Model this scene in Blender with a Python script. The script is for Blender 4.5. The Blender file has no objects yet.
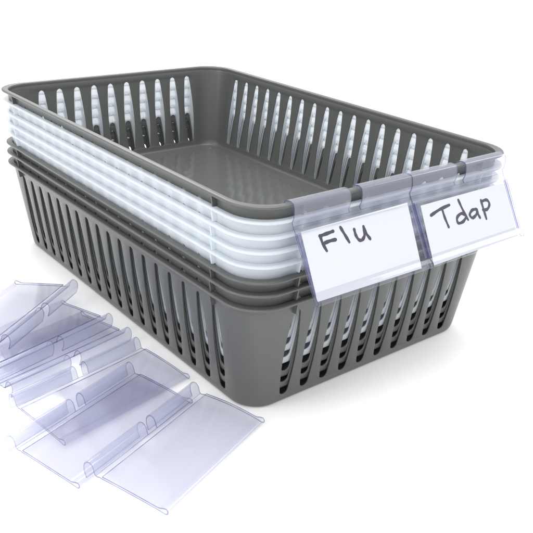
import bpy, bmesh, math, random
from mathutils import Vector, Matrix, Euler
random.seed(4)
S = 0.01                       # everything below is written in centimetres
scene = bpy.context.scene
COL = scene.collection
PI = math.pi

# ------------------------------------------------------------------ helpers
def link(o, parent=None):
    COL.objects.link(o)
    if parent is not None:
        o.parent = parent
    return o

def mesh_from(name, verts, faces, mats, fmat=None, smooth=35):
    me = bpy.data.meshes.new(name)
    me.from_pydata([(v[0]*S, v[1]*S, v[2]*S) for v in verts], [], faces)
    for m in mats:
        me.materials.append(m)
    if fmat:
        for i, k in enumerate(fmat):
            me.polygons[i].material_index = k
    bm = bmesh.new(); bm.from_mesh(me)
    bmesh.ops.recalc_face_normals(bm, faces=bm.faces)
    bm.to_mesh(me); bm.free()
    if smooth:
        me.shade_smooth()
        me.set_sharp_from_angle(angle=math.radians(smooth))
    me.update()
    return me

def part(name, me, parent=None):
    return link(bpy.data.objects.new(name, me), parent)

def thing(name, label, cat, group=None, loc=(0, 0, 0), rot=(0, 0, 0)):
    o = bpy.data.objects.new(name, None)
    o.empty_display_size = 0.02
    o.location = [c*S for c in loc]; o.rotation_euler = rot
    o['label'] = label; o['category'] = cat
    if group: o['group'] = group
    return link(o)

# ------------------------------------------------------------------ materials
def new_mat(name):
    m = bpy.data.materials.new(name); m.use_nodes = True
    nt = m.node_tree; nt.nodes.clear()
    out = nt.nodes.new('ShaderNodeOutputMaterial')
    return m, nt, out

def plastic(name, col, rough, bump=0.12, var=0.06, trans=0.0, spec=0.5, scale=260, rings=False, clear=0.0):
    m, nt, out = new_mat(name)
    N, L = nt.nodes, nt.links
    b = N.new('ShaderNodeBsdfPrincipled')
    tc = N.new('ShaderNodeTexCoord')
    n1 = N.new('ShaderNodeTexNoise'); n1.inputs['Scale'].default_value = 14; n1.inputs['Detail'].default_value = 5
    L.new(tc.outputs['Object'], n1.inputs['Vector'])
    mx = N.new('ShaderNodeMix'); mx.data_type = 'RGBA'
    mx.inputs['A'].default_value = (*[c*(1-var) for c in col], 1)
    mx.inputs['B'].default_value = (*[min(1, c*(1+var)) for c in col], 1)
    L.new(n1.outputs['Fac'], mx.inputs['Factor'])
    L.new(mx.outputs['Result'], b.inputs['Base Color'])
    n2 = N.new('ShaderNodeTexNoise'); n2.inputs['Scale'].default_value = scale; n2.inputs['Detail'].default_value = 3
    L.new(tc.outputs['Object'], n2.inputs['Vector'])
    n3 = N.new('ShaderNodeTexNoise'); n3.inputs['Scale'].default_value = 22; n3.inputs['Detail'].default_value = 2
    L.new(tc.outputs['Object'], n3.inputs['Vector'])
    ad = N.new('ShaderNodeMath'); ad.operation = 'MULTIPLY_ADD'; ad.inputs[1].default_value = 6.0
    L.new(n3.outputs['Fac'], ad.inputs[0]); L.new(n2.outputs['Fac'], ad.inputs[2])
    bp = N.new('ShaderNodeBump'); bp.inputs['Strength'].default_value = bump; bp.inputs['Distance'].default_value = 0.0005
    hsrc = ad.outputs[0]
    if rings:                          # faint flow rings moulded into the bottom panel
        mp = N.new('ShaderNodeMapping'); mp.inputs['Location'].default_value = (-0.075, 0.055, 0)
        L.new(tc.outputs['Object'], mp.inputs['Vector'])
        wv = N.new('ShaderNodeTexWave'); wv.wave_type = 'RINGS'; wv.rings_direction = 'Z'
        wv.inputs['Scale'].default_value = 22; wv.inputs['Distortion'].default_value = 1.2; wv.inputs['Detail'].default_value = 1
        L.new(mp.outputs[0], wv.inputs['Vector'])
        a2 = N.new('ShaderNodeMath'); a2.operation = 'MULTIPLY_ADD'; a2.inputs[1].default_value = 2.0
        L.new(wv.outputs['Fac'], a2.inputs[0]); a2.inputs[2].default_value = 0; hsrc = a2.outputs[0]
    L.new(hsrc, bp.inputs['Height']); L.new(bp.outputs['Normal'], b.inputs['Normal'])
    rr = N.new('ShaderNodeMapRange'); rr.inputs['To Min'].default_value = rough*0.85; rr.inputs['To Max'].default_value = rough*1.2
    L.new(n1.outputs['Fac'], rr.inputs['Value']); L.new(rr.outputs['Result'], b.inputs['Roughness'])
    b.inputs['Specular IOR Level'].default_value = spec
    if trans > 0:                      # thin white polypropylene lets some light through
        t = N.new('ShaderNodeBsdfTranslucent'); t.inputs['Color'].default_value = (*col, 1)
        ms = N.new('ShaderNodeMixShader'); ms.inputs['Fac'].default_value = trans
        L.new(b.outputs[0], ms.inputs[1]); L.new(t.outputs[0], ms.inputs[2])
        tp = N.new('ShaderNodeBsdfTransparent'); mt = N.new('ShaderNodeMixShader'); mt.inputs['Fac'].default_value = clear
        L.new(ms.outputs[0], mt.inputs[1]); L.new(tp.outputs[0], mt.inputs[2])
        L.new(mt.outputs[0], out.inputs['Surface'])
    else:
        L.new(b.outputs[0], out.inputs['Surface'])
    return m

def clear_pvc(name, tint, haze, hazecol, rough=0.06, ior=1.5, uneven=0.0):
    m, nt, out = new_mat(name)
    N, L = nt.nodes, nt.links
    tr = N.new('ShaderNodeBsdfTransparent'); tr.inputs['Color'].default_value = (*tint, 1)
    df = N.new('ShaderNodeBsdfDiffuse'); df.inputs['Color'].default_value = (*hazecol, 1)
    tl = N.new('ShaderNodeBsdfTranslucent'); tl.inputs['Color'].default_value = (*hazecol, 1)
    dm = N.new('ShaderNodeMixShader'); dm.inputs['Fac'].default_value = 0.5
    L.new(df.outputs[0], dm.inputs[1]); L.new(tl.outputs[0], dm.inputs[2])
    m1 = N.new('ShaderNodeMixShader'); m1.inputs['Fac'].default_value = haze
    L.new(tr.outputs[0], m1.inputs[1]); L.new(dm.outputs[0], m1.inputs[2])
    gl = N.new('ShaderNodeBsdfGlossy'); gl.inputs['Roughness'].default_value = rough
    tc = N.new('ShaderNodeTexCoord')
    n = N.new('ShaderNodeTexNoise'); n.inputs['Scale'].default_value = 45; n.inputs['Detail'].default_value = 2
    L.new(tc.outputs['Object'], n.inputs['Vector'])
    bp = N.new('ShaderNodeBump'); bp.inputs['Strength'].default_value = 0.25; bp.inputs['Distance'].default_value = 0.0008
    L.new(n.outputs['Fac'], bp.inputs['Height']); L.new(bp.outputs['Normal'], gl.inputs['Normal'])
    if uneven:                          # the cut is cleaner in some stretches than in others
        nu = N.new('ShaderNodeTexNoise'); nu.inputs['Scale'].default_value = 60; nu.inputs['Detail'].default_value = 3
        L.new(tc.outputs['Object'], nu.inputs['Vector'])
        mr = N.new('ShaderNodeMapRange'); mr.inputs['From Min'].default_value = 0.38; mr.inputs['From Max'].default_value = 0.66
        L.new(nu.outputs['Fac'], mr.inputs['Value'])
        mc = N.new('ShaderNodeMix'); mc.data_type = 'RGBA'
        mc.inputs['A'].default_value = (*tint, 1); mc.inputs['B'].default_value = (uneven, uneven, min(1, uneven*1.07), 1)
        L.new(mr.outputs[0], mc.inputs['Factor']); L.new(mc.outputs['Result'], tr.inputs['Color'])
        mh = N.new('ShaderNodeMapRange'); mh.inputs['To Min'].default_value = haze; mh.inputs['To Max'].default_value = haze*0.25
        L.new(mr.outputs[0], mh.inputs['Value']); L.new(mh.outputs[0], m1.inputs['Fac'])
    fr = N.new('ShaderNodeFresnel'); fr.inputs['IOR'].default_value = ior
    L.new(bp.outputs['Normal'], fr.inputs['Normal'])
    ge = N.new('ShaderNodeNewGeometry')     # the sheet reflects on its outer faces only (no total reflection inside the thin sheet)
    iv = N.new('ShaderNodeMath'); iv.operation = 'SUBTRACT'; iv.inputs[0].default_value = 1.0
    L.new(ge.outputs['Backfacing'], iv.inputs[1])
    ml = N.new('ShaderNodeMath'); ml.operation = 'MULTIPLY'
    L.new(fr.outputs[0], ml.inputs[0]); L.new(iv.outputs[0], ml.inputs[1])
    m2 = N.new('ShaderNodeMixShader')
    L.new(ml.outputs[0], m2.inputs['Fac']); L.new(m1.outputs[0], m2.inputs[1]); L.new(gl.outputs[0], m2.inputs[2])
    L.new(m2.outputs[0], out.inputs['Surface'])
    return m

GREY = plastic('grey_polypropylene', (0.084, 0.088, 0.085), 0.33, bump=0.07)
GREYFLOOR = plastic('grey_polypropylene_floor', (0.098, 0.101, 0.096), 0.13, bump=0.08, scale=120, rings=True)
WHITE = plastic('white_polypropylene', (0.755, 0.80, 0.84), 0.33, bump=0.06, var=0.02, trans=0.22, clear=0.34)
PVC = clear_pvc('clear_pvc', (0.945, 0.946, 0.964), 0.03, (0.45, 0.45, 0.60), rough=0.09)
PVCHOOK = clear_pvc('clear_pvc_hook', (0.945, 0.952, 0.972), 0.20, (0.56, 0.575, 0.70), rough=0.07)
PVCSIDETINT = clear_pvc('clear_pvc_side_tint', (0.84, 0.84, 0.93), 0.16, (0.45, 0.46, 0.72), rough=0.10)
PVCEDGE = clear_pvc('clear_pvc_cut_edge', (0.36, 0.38, 0.57), 0.28, (0.22, 0.24, 0.46), uneven=0.62)
PAPER = plastic('card_paper', (0.60, 0.62, 0.635), 0.8, bump=0.05, var=0.012, spec=0.2, scale=900)
INK = plastic('marker_ink', (0.030, 0.026, 0.038), 0.6, bump=0.05, var=0.35, spec=0.3)
GROUND = plastic('white_sweep', (0.88, 0.88, 0.88), 0.7, bump=0.0, var=0.004, spec=0.0)

# ------------------------------------------------------------------ setting
g = part('ground', mesh_from('ground', [(-3000, -3000, 0), (3000, -3000, 0), (3000, 3000, 0), (-3000, 3000, 0)],
                             [(0, 1, 2, 3)], [GROUND], smooth=0))
g['kind'] = 'structure'

# ------------------------------------------------------------------ baskets
HX, HY = 11.57, 18.0           # half size over the rim
HB, PITCH = 7.75, 0.88         # height of one basket, rise per nested basket
R0 = 2.45
SX = [-7.55 + i*15.05/9 for i in range(10)]
SY = [-14.0 + i*28.0/17 for i in range(18)]
def ins_at(z): return 0.35 + (1.32-0.35)*(HB-z)/(HB-0.4)

def arc(cx, cy, r, a0, n=9):
    return [(cx + r*math.cos(a0 + k*PI/2/n), cy + r*math.sin(a0 + k*PI/2/n)) for k in range(n+1)]

def loop_pts(ins, n=9, rscale=0.42):
    """Rounded rectangle, counter-clockwise, `ins` inside the rim's outline."""
    hx, hy = HX-ins, HY-ins
    r = max(0.25, R0 - ins*rscale)
    p = []
    for sx, sy, a in ((1, -1, -PI/2), (1, 1, 0), (-1, 1, PI/2), (-1, -1, PI)):
        p += arc(sx*(hx-r), sy*(hy-r), r, a, n)
    return p

def slot_half(t):
    """Half width of a slot at height t (0 bottom .. 1 top): a leaf, rounder at the foot."""
    body = 0.20 + 0.30*math.sin(PI*min(1, max(0, 0.05+0.93*t)))**0.85 * (1.0 - 0.15*t)
    e = 0.035
    cap = 1.0
    if t < e: cap = math.sqrt(max(0, 1-((e-t)/e)**2))
    if t > 1-e: cap = math.sqrt(max(0, 1-((t-1+e)/e)**2))
    return body*max(cap, 0.12)

Z0S = 0.6
def make_wall_mesh(name, mat, Z1S):
    verts, faces = [], []
    ts = [0, .006, .015, .035, .08, .15, .23, .32, .41, .5, .6, .7, .79, .87, .93, .965, .985, .994, 1]
    rows = [(0.0, 1.32+0.42, None), (0.03, 1.32+0.24, None), (0.12, 1.32+0.10, None), (0.28, ins_at(0.28)+0.02, None)]
    rows += [(Z0S + t*(Z1S-Z0S), ins_at(Z0S + t*(Z1S-Z0S)), t) for t in ts]
    rows += [(7.25, ins_at(7.25), None), (HB-0.16, ins_at(HB-0.16), None)]
    sides = [(1, 0, SX), (0, 1, SY), (-1, 0, SX), (0, -1, SY)]     # south, east, north, west (ccw)
    def row(z, ins, t):
        hx, hy = HX-ins, HY-ins
        r = max(0.25, R0-ins*0.42)
        w0 = slot_half(t if t is not None else (0 if z < 3 else 1))
        P = []; solid = []
        def run(fixed, axis, sgn, half, cs):
            w = w0*(1.08 if cs is SX else 0.98)
            ps = [-half]
            for c in cs: ps += [c-w, c+w]
            ps += [half]
            for s in ps:
                P.append((s*sgn, fixed, z) if axis == 0 else (fixed, s*sgn, z))
        A = 9
        seq = [(0, -hy, 1, hx-r, SX, (hx-r, -hy+r, -PI/2)), (1, hx, 1, hy-r, SY, (hx-r, hy-r, 0)),
               (0, hy, -1, hx-r, SX, (-hx+r, hy-r, PI/2)), (1, -hx, -1, hy-r, SY, (-hx+r, -hy+r, PI))]
        for ax, fx, sg, half, cs, (cx, cy, a0) in seq:
            run(fx, ax, sg, half, cs)
            for (x, y) in arc(cx, cy, r, a0, A)[1:-1]:
                P.append((x, y, z))
        return P
    # which columns are slot columns
    open_col = []
    for cs in (SX, SY, SX, SY):
        n = 2*len(cs)+2
        open_col += [(k % 2 == 1 and k < n-1) for k in range(n)]
        open_col += [False]*8
    # the last point of a run joins the arc: not a slot
    for rw in rows: verts += row(*rw)
    n = len(open_col)
    for i in range(len(rows)-1):
        for k in range(n):
            if open_col[k] and rows[i][2] is not None and rows[i+1][2] is not None:
                continue
            a, b = i*n+k, i*n+(k+1) % n
            faces.append((a, b, b+n, a+n))
    me = mesh_from(name, verts, faces, [mat], smooth=40)
    return me

def loft(loops, close_profile):
    """faces between equal-length closed loops of points (x,y,z)"""
    n = len(loops[0]); m = len(loops)
    V = [p for l in loops for p in l]
    F = []
    for i in range(m if close_profile else m-1):
        j = (i+1) % m
        for k in range(n):
            k2 = (k+1) % n
            F.append((i*n+k, i*n+k2, j*n+k2, j*n+k))
    return V, F

def make_rim_mesh(name, mat):
    prof = [(0.012, -0.165), (0.0, -0.12), (0.0, -0.075), (0.02, -0.035), (0.06, -0.010), (0.11, 0.0), (0.29, 0.0), (0.39, -0.010),
            (0.445, -0.04), (0.468, -0.09), (0.475, -0.15), (0.475, -0.30), (0.33, -0.30), (0.30, -0.225), (0.26, -0.20), (0.05, -0.195)]
    loops = [[(x, y, HB+dz) for x, y in loop_pts(o, 9)] for o, dz in prof]
    V, F = loft(loops, True)
    # spacer ribs under the rim: two on each side, near the corners
    def rib(cx, cy, ux, uy, nx, ny):
        t = 0.048
        b = len(V)
        for (o, z) in ((0.42, HB-0.18), (0.06, HB-0.18), (0.17, HB-PITCH+0.01), (0.47, HB-PITCH+0.01)):
            for s in (-t, t):
                V.append((cx-nx*o+ux*s, cy-ny*o+uy*s, z))
        q = [b+i for i in range(8)]
        F.extend([(q[0], q[2], q[4], q[6]), (q[1], q[3], q[5], q[7]), (q[0], q[1], q[3], q[2]), (q[2], q[3], q[5], q[4]),
                  (q[4], q[5], q[7], q[6]), (q[6], q[7], q[1], q[0])])
    for s in (-1, 1):
        for yy in (SY[0]-0.12, SY[-1]+0.12): rib(s*HX, yy, 0, 1, s, 0)
        for xx in (SX[0]-0.35, SX[-1]+0.35): rib(xx, s*HY, 1, 0, 0, s)
    return mesh_from(name, V, F, [mat], smooth=40)

def make_floor_mesh(name, mat):
    seq = [(1.62, 0.004), (1.55, 0.06), (1.60, 0.125), (2.2, 0.115), (3.0, 0.115), (3.12, 0.12), (3.3, 0.135), (3.48, 0.15), (3.6, 0.155), (3.9, 0.1552)]
    loops = [[(x, y, z) for x, y in loop_pts(o, 8, 0.35)] for o, z in seq]
    V, F = loft(loops, False)
    n = len(loops[0])
    F.append(tuple(range(n))); F.append(tuple(range((len(seq)-1)*n, len(seq)*n)))
    for sx in (-1, 1):                       # moulding marks in the corners
        for sy in (-1, 1):
            cx, cy = sx*(HX-2.55), sy*(HY-2.55)
            b = len(V)
            for rr, z in ((0.42, 0.113), (0.40, 0.135), (0.30, 0.135), (0.27, 0.122)):
                V.extend([(cx+rr*math.cos(a*PI/10), cy+rr*math.sin(a*PI/10), z) for a in range(20)])
            for i in range(3):
                for k in range(20):
                    F.append((b+i*20+k, b+i*20+(k+1) % 20, b+(i+1)*20+(k+1) % 20, b+(i+1)*20+k))
            F.append(tuple(b+60+k for k in range(20)))
    me = mesh_from(name, V, F, [mat], smooth=30)
    for p in me.polygons:
        if len(p.vertices) > 8: p.use_smooth = False
    return me

def add_solid(o):
    md = o.modifiers.new('thickness', 'SOLIDIFY'); md.thickness = 0.085*S; md.offset = -1.0
    bv = o.modifiers.new('soft_edges', 'BEVEL'); bv.width = 0.022*S; bv.segments = 2; bv.limit_method = 'ANGLE'; bv.angle_limit = math.radians(50)
    bv.harden_normals = False

def make_basket(label, wmat, fmat, slot_top):
    t = thing('storage_basket', label, 'basket', 'stacked plastic baskets')
    w = part('wall', make_wall_mesh('basket_wall', wmat, slot_top), t); add_solid(w)
    part('rim', make_rim_mesh('basket_rim', wmat), t)
    part('bottom_panel', make_floor_mesh('basket_bottom', fmat), t)
    return t

def dup(root):
    r = root.copy(); COL.objects.link(r)
    for ch in list(root.children):
        c = ch.copy(); COL.objects.link(c); c.parent = r
    return r

labels = ['grey slotted basket at the very bottom of the stack, resting on the white ground',
          'grey basket second from the bottom, only its rim showing above the lowest basket',
          'grey basket directly under the white ones, third from the bottom of the stack',
          'white basket lowest of the four white ones, its rim resting above the grey rims',
          'white basket second from the lowest of the four white rims',
          'white basket second from the top of the four white rims',
          'white basket highest of the white ones, directly under the top grey basket',
          'grey slotted basket on top of the stack, its empty inside in full view']
grey0 = white0 = None
for i in range(8):
    if i in (0, 1, 2, 7):
        if grey0 is None: b = grey0 = make_basket(labels[i], GREY, GREYFLOOR, 6.97)
        else: b = dup(grey0)
    else:
        if white0 is None: b = white0 = make_basket(labels[i], WHITE, WHITE, 6.82)
        else: b = dup(white0)
    b['label'] = labels[i]
    j = 0 if i in (0, 7) else 1          # nested by hand: never quite straight
    b.location = (j*random.uniform(-.035, .035)*S, j*random.uniform(-.035, .035)*S, (i*PITCH + 0.02 + j*random.uniform(-.03, .03))*S)
    b.rotation_euler = (0, j*random.uniform(-.0008, .0008), j*random.uniform(-.001, .001))
ZT = HB + 7*PITCH + 0.02

# ------------------------------------------------------------------ label holders
TH = 0.075
def catmull(pts, n=6):
    P = [pts[0]] + list(pts) + [pts[-1]]
    out = []
    for i in range(1, len(P)-2):
        for k in range(n):
            t = k/n
            out.append(tuple(0.5*((2*P[i][a]) + (-P[i-1][a]+P[i+1][a])*t + (2*P[i-1][a]-5*P[i][a]+4*P[i+1][a]-P[i+2][a])*t*t
                       + (-P[i-1][a]+3*P[i][a]-3*P[i+1][a]+P[i+2][a])*t**3) for a in range(len(P[0]))))
    out.append(tuple(pts[-1]))
    return out

def ribbon_profile(pts, th):
    """offset a (y,z) polyline to both sides: a closed outline"""
    L_, R_ = [], []
    for i, p in enumerate(pts):
        a = pts[max(0, i-1)]; b = pts[min(len(pts)-1, i+1)]
        dx, dy = b[0]-a[0], b[1]-a[1]; l = math.hypot(dx, dy) or 1
        nx, ny = -dy/l*th/2, dx/l*th/2
        L_.append((p[0]+nx, p[1]+ny)); R_.append((p[0]-nx, p[1]-ny))
    return L_, R_

def extrude_ribbon(pts, th, x0, x1, bend=None, nx=1):
    """sheet following the (y,z) polyline, from x0 to x1. Slot 0 faces, slot 1 cut edges."""
    A, B = ribbon_profile(pts, th)
    n = len(A); V = []; F = []; M = []
    for s in range(nx+1):
        x = x0+(x1-x0)*s/nx
        for (y, z) in A + B:
            dz = bend(x, y) if bend else 0
            V.append((x, y, z+dz))
    m = 2*n
    for s in range(nx):
        o, q = s*m, (s+1)*m
        for i in range(n-1):
            F.append((o+i, o+i+1, q+i+1, q+i)); M.append(0)
            F.append((o+n+i, o+n+i+1, q+n+i+1, q+n+i)); M.append(0)
        F.append((o, o+n, q+n, q)); M.append(1)
        F.append((o+n-1, o+2*n-1, q+2*n-1, q+n-1)); M.append(1)
    for o in (0, nx*m):
        for i in range(n-1):
            F.append((o+i, o+i+1, o+n+i+1, o+n+i)); M.append(1)
    return V, F, M

def make_holder(label, wd, pl, hook_pts, group, loc, rot, bend=None, gap=0.42, side_tint=False):
    t = thing('label_holder', label, 'label holder', group, loc, rot)
    h = wd/2
    # pocket: back sheet from the neck down, folded round at the foot, front sheet back up
    back = [(0.0, 0.0), (0.12, -0.03), (0.26, 0.02), (0.42, 0.0), (0.7, 0.0)]
    pts = list(back) + [(0.7+(pl-1.3)*k/8, 0.0) for k in range(1, 9)]
    fold = [(pl-0.16+0.16*math.sin(a), 0.14-0.16*math.cos(a)) for a in [PI*k/8 for k in range(9)]]
    top = 0.42
    pts = pts[:-1] + [(pl-0.45, 0.0)] + fold + [(pl-0.34, 0.235), (pl-0.5, 0.155), (pl-0.62, 0.125)]
    pts += [(pl-0.75-(pl-0.75-top)*k/7, 0.122) for k in range(0, 8)]
    V, F, M = extrude_ribbon(pts, TH, -h, h, bend, 10)
    part('pocket', mesh_from('holder_pocket', V, F, [PVC, PVCEDGE], M, 50), t)
    if side_tint:                                  # added strips imitating the bluish look of light in the side edges
        for x0, x1 in ((-h+0.05, -h+0.27), (h-0.27, h-0.05)):
            V, F, M = extrude_ribbon([(0.5, 0.061), (1.8, 0.061), (pl-0.62, 0.061)], 0.03, x0, x1)
            part('side_tint_strip', mesh_from('holder_side_tint', V, F, [PVCSIDETINT, PVCEDGE], M, 0), t)
    hp = catmull(hook_pts, 6)
    for x0, x1 in ((-h, -gap), (gap, h)):
        V, F, M = extrude_ribbon(hp, TH, x0, x1, bend, 5)
        part('hook', mesh_from('holder_hook', V, F, [PVCHOOK, PVCEDGE], M, 50), t)
    return t

# lying in the pile: local x along the roll, y down the panel, z off its face
HOOK_FLAT = [(-0.005, 0.0), (-0.08, 0.08), (-0.17, 0.30), (-0.30, 0.50), (-0.50, 0.58), (-0.70, 0.50), (-0.80, 0.25), (-0.76, -0.05), (-0.66, -0.28), (-0.58, -0.46)]
pile = [
 ('clear label holder lying at the front of the pile, on top of the others', (-16.35, -15.615, 0.844), (-5.7, -2.8, 202.6)),
 ('clear label holder at the left front, its right side under the frontmost holder', (-18.566, -11.057, 0.70), (-7.0, -1.4, -159.9)),
 ('clear label holder in the middle of the pile, half under the two front holders', (-16.758, -7.761, 0.60), (-6.0, -1.0, -168.0)),
 ('clear label holder turned backwards, its hooks just behind the hooks of the middle holder', (-16.617, -5.247, 0.556), (-2.2, 1.5, 14.0)),
 ('clear label holder turned backwards, its hooks halfway between the rearmost and the middle holder', (-17.134, -3.762, 1.096), (-2.9, 1.6, 16.4)),
 ('clear label holder rearmost in the pile, its rounded hook pointing at the basket', (-16.21, 0.591, 1.336), (-6.0, 2.8, 38.3)),
]
for i, (lab, loc, r) in enumerate(pile):
    k = random.uniform(0.5, 1.0)*0.0016
    q = (0.16, 0.05, 0.10, 0.12, 0.06, 0.08)[i]
    def bend(x, y, k=k, q=q):
        return k*x*x + (q*math.sin(PI*y/4.6)*(0.6-0.08*x) if y > 0 else 0)
    make_holder(lab, 9.9, 4.6, HOOK_FLAT, 'loose clear label holders in a pile', loc, [math.radians(a) for a in r], bend=bend)

# hanging on the top basket: the hook goes over the rim, the pocket leans out
PHI = math.radians(30)
def P_rim(u, v, n):      # holder frame on the south rim: u along +x, v down the pocket, n off its face
    y0, z0 = -HY-0.25, ZT-1.2
    return (u, y0 - math.sin(PHI)*v - math.cos(PHI)*n, z0 - math.cos(PHI)*v + math.sin(PHI)*n)
def rim_profile(pts):    # world (outward, up) offsets from the neck -> local (y,z)
    c, s = math.cos(PHI), math.sin(PHI)
    return [(o*s - h*c, o*c + h*s) for o, h in pts]
HOOK_RIM = rim_profile([(0.0, 0.0), (-0.10, 0.16), (-0.06, 0.32), (0.0, 0.45), (0.02, 0.75), (-0.02, 1.05), (-0.10, 1.25), (-0.3, 1.33), (-0.55, 1.32),
                        (-0.78, 1.24), (-0.87, 1.02), (-0.85, 0.75), (-0.80, 0.55)])
ROTRIM = Matrix(((-1, 0, 0), (0, -math.sin(PHI), -math.cos(PHI)), (0, -math.cos(PHI), math.sin(PHI)))).to_euler()
for lab, x0, x1 in (('clear label holder hooked over the top basket rim, holding the Flu card', -8.95, 0.40),
                    ('clear label holder hooked over the top basket rim, holding the Tdap card', 0.46, 9.78)):
    make_holder(lab, x1-x0, 4.5, HOOK_RIM, 'label holders on the basket rim', ((x0+x1)/2, -HY-0.25, ZT-1.2), ROTRIM, gap=0.45, side_tint=True)

# cards and handwriting, in (u, v) on the pocket plane
def make_card(label, quad):
    V = [P_rim(u, v, n) for n in (0.055, 0.085) for u, v in quad]
    F = [(0, 1, 2, 3), (4, 5, 6, 7)] + [(i, (i+1) % 4, 4+(i+1) % 4, 4+i) for i in range(4)]
    c = part('paper_card', mesh_from('card', V, F, [PAPER], smooth=0))
    c['label'] = label; c['category'] = 'card'; c['group'] = 'handwritten cards in the label holders'
    return c

def strokes(parent, lines, width):
    V, F = [], []
    for si, ln in enumerate(lines):
        pts = catmull(ln, 8)
        n0 = 0.089 + 0.0012*si
        dense = []
        for a, b in zip(pts, pts[1:]):
            dense.append(a)
        dense.append(pts[-1])
        Lp, Rp = [], []
        for i, p in enumerate(dense):
            a = dense[max(0, i-1)]; b = dense[min(len(dense)-1, i+1)]
            dx, dy = b[0]-a[0], b[1]-a[1]; l = math.hypot(dx, dy) or 1
            w = width/2*(1+0.12*math.sin(i*0.7+si*2.1)+0.05*math.sin(i*2.3))
            Lp.append((p[0]-dy/l*w, p[1]+dx/l*w)); Rp.append((p[0]+dy/l*w, p[1]-dx/l*w))
        def cap(p, q, sgn):
            dx, dy = p[0]-q[0], p[1]-q[1]; l = math.hypot(dx, dy) or 1; a0 = math.atan2(dy, dx)
            return [(p[0]+width/2*math.cos(a0+sgn*t), p[1]+width/2*math.sin(a0+sgn*t)) for t in (-0.9, -0.45, 0, 0.45, 0.9)]
        # strip as quads, round ends as fans
        base = len(V)
        for a, b in zip(Lp, Rp):
            V.append(P_rim(a[0], a[1], n0)); V.append(P_rim(b[0], b[1], n0))
        for i in range(len(Lp)-1):
            F.append((base+2*i, base+2*i+1, base+2*i+3, base+2*i+2))
        for p, q, i0 in ((dense[0], dense[1], base), (dense[-1], dense[-2], base+2*(len(Lp)-1))):
            c = cap(p, q, 1); b2 = len(V)
            for cc in c: V.append(P_rim(cc[0], cc[1], n0))
            # order: from one side point round to the other
            la, ra = Lp[0 if i0 == base else -1], Rp[0 if i0 == base else -1]
            first = i0 if math.dist(la, c[0]) < math.dist(ra, c[0]) else i0+1
            last = i0+1 if first == i0 else i0
            F.append((first, b2, b2+1, b2+2, b2+3, b2+4, last))
    me = mesh_from('handwriting', V, F, [INK], smooth=0)
    return part('handwriting', me, parent)

FLU = [[(-7.37, 0.86),(-7.35, 1.26),(-7.21, 1.73)], [(-7.41, 0.86),(-6.9, 0.83),(-6.37, 0.79)], [(-7.33, 1.32),(-6.85, 1.27),(-6.36, 1.28)], [(-5.77, 0.7),(-5.61, 1.14),(-5.44, 1.61)], [(-4.81, 1.01),(-4.81, 1.36),(-4.67, 1.66),(-4.41, 1.7),(-4.14, 1.45),(-4.06, 1.0)], [(-4.06, 1.0),(-4.0, 1.4),(-3.82, 1.77)]]
TDAP = [[(1.65, 1.44), (2.53, 1.24), (3.54, 1.12)], [(2.79, 1.25), (2.82, 1.81), (2.93, 2.44)], [(4.77, 2.05), (4.43, 1.85), (3.93, 2.03), (3.9, 2.38), (4.39, 2.38), (4.82, 2.14)], [(4.5, 0.98), (4.65, 1.63), (4.89, 2.34)], [(5.93, 1.85), (5.54, 1.84), (5.19, 2.07), (5.36, 2.33), (5.86, 2.16), (6.01, 1.89)], [(6.01, 1.89), (5.99, 2.17), (6.08, 2.45)], [(6.64, 1.39), (6.65, 2.01), (6.67, 2.63)], [(6.63, 1.47), (7.21, 1.46), (7.37, 1.77), (7.02, 2.06), (6.59, 2.02)]]
c1 = make_card('white card with the word Flu written on it, in the left holder on the rim', [(-8.6, .38), (-.05, .30), (-.38, 4.36), (-8.8, 4.27)])
strokes(c1, FLU, 0.20)
c2 = make_card('white card with the word Tdap written on it, in the right holder on the rim', [(1.0, .69), (9.42, .66), (9.35, 4.36), (.72, 4.44)])
strokes(c2, TDAP, 0.20)

# ------------------------------------------------------------------ light: white world, softboxes and added fills out of view
w = bpy.data.worlds.new('World'); scene.world = w; w.use_nodes = True
bg = w.node_tree.nodes['Background']
bg.inputs['Color'].default_value = (1.0, 1.0, 1.0, 1); bg.inputs['Strength'].default_value = 1.18

def softbox(name, loc, target, size, power, col=(1, 1, 1)):
    ld = bpy.data.lights.new(name, 'AREA'); ld.shape = 'RECTANGLE'
    ld.size = size[0]*S; ld.size_y = size[1]*S; ld.energy = power; ld.color = col
    o = bpy.data.objects.new(name, ld); COL.objects.link(o)
    o.location = [c*S for c in loc]
    o.rotation_euler = (Vector(target)-Vector(loc)).to_track_quat('-Z', 'Y').to_euler()
    return o
softbox('softbox_overhead', (10, 0, 150), (0, 0, 0), (120, 120), 15)
softbox('softbox_front', (-120, -125, 120), (0, -8, 5), (80, 80), 6.5)
softbox('fill_right', (170, -60, 120), (10, -10, 0), (80, 80), 9)  # added lamp, lifts the shaded ground at the right to white
softbox('glare_lamp_back', (45, 125, 100), (-15, -8, 0), (60, 50), 5)  # added lamp, puts glare on the loose holders
softbox('fill_left', (-75, 0, 45), (-24, -14, 0), (30, 30), 1.6)  # added lamp, whitens the left front of the pile

# ------------------------------------------------------------------ camera
cd = bpy.data.cameras.new('camera'); cam = bpy.data.objects.new('camera', cd); COL.objects.link(cam)
cam.location = (-35.059*S, -47.691*S, 28.136*S)
cam.rotation_euler = (1.14469, -0.04419, -0.67143)
cd.sensor_width = 36; cd.lens = 780.004/533*36
cd.clip_start = 0.01; cd.clip_end = 200
scene.camera = cam
scene.view_settings.view_transform = 'Standard'; scene.view_settings.look = 'None'
scene.view_settings.exposure = 0; scene.view_settings.gamma = 1
scene.render.engine = 'CYCLES'
scene.cycles.max_bounces = 14; scene.cycles.transparent_max_bounces = 48
scene.cycles.diffuse_bounces = 5; scene.cycles.glossy_bounces = 4
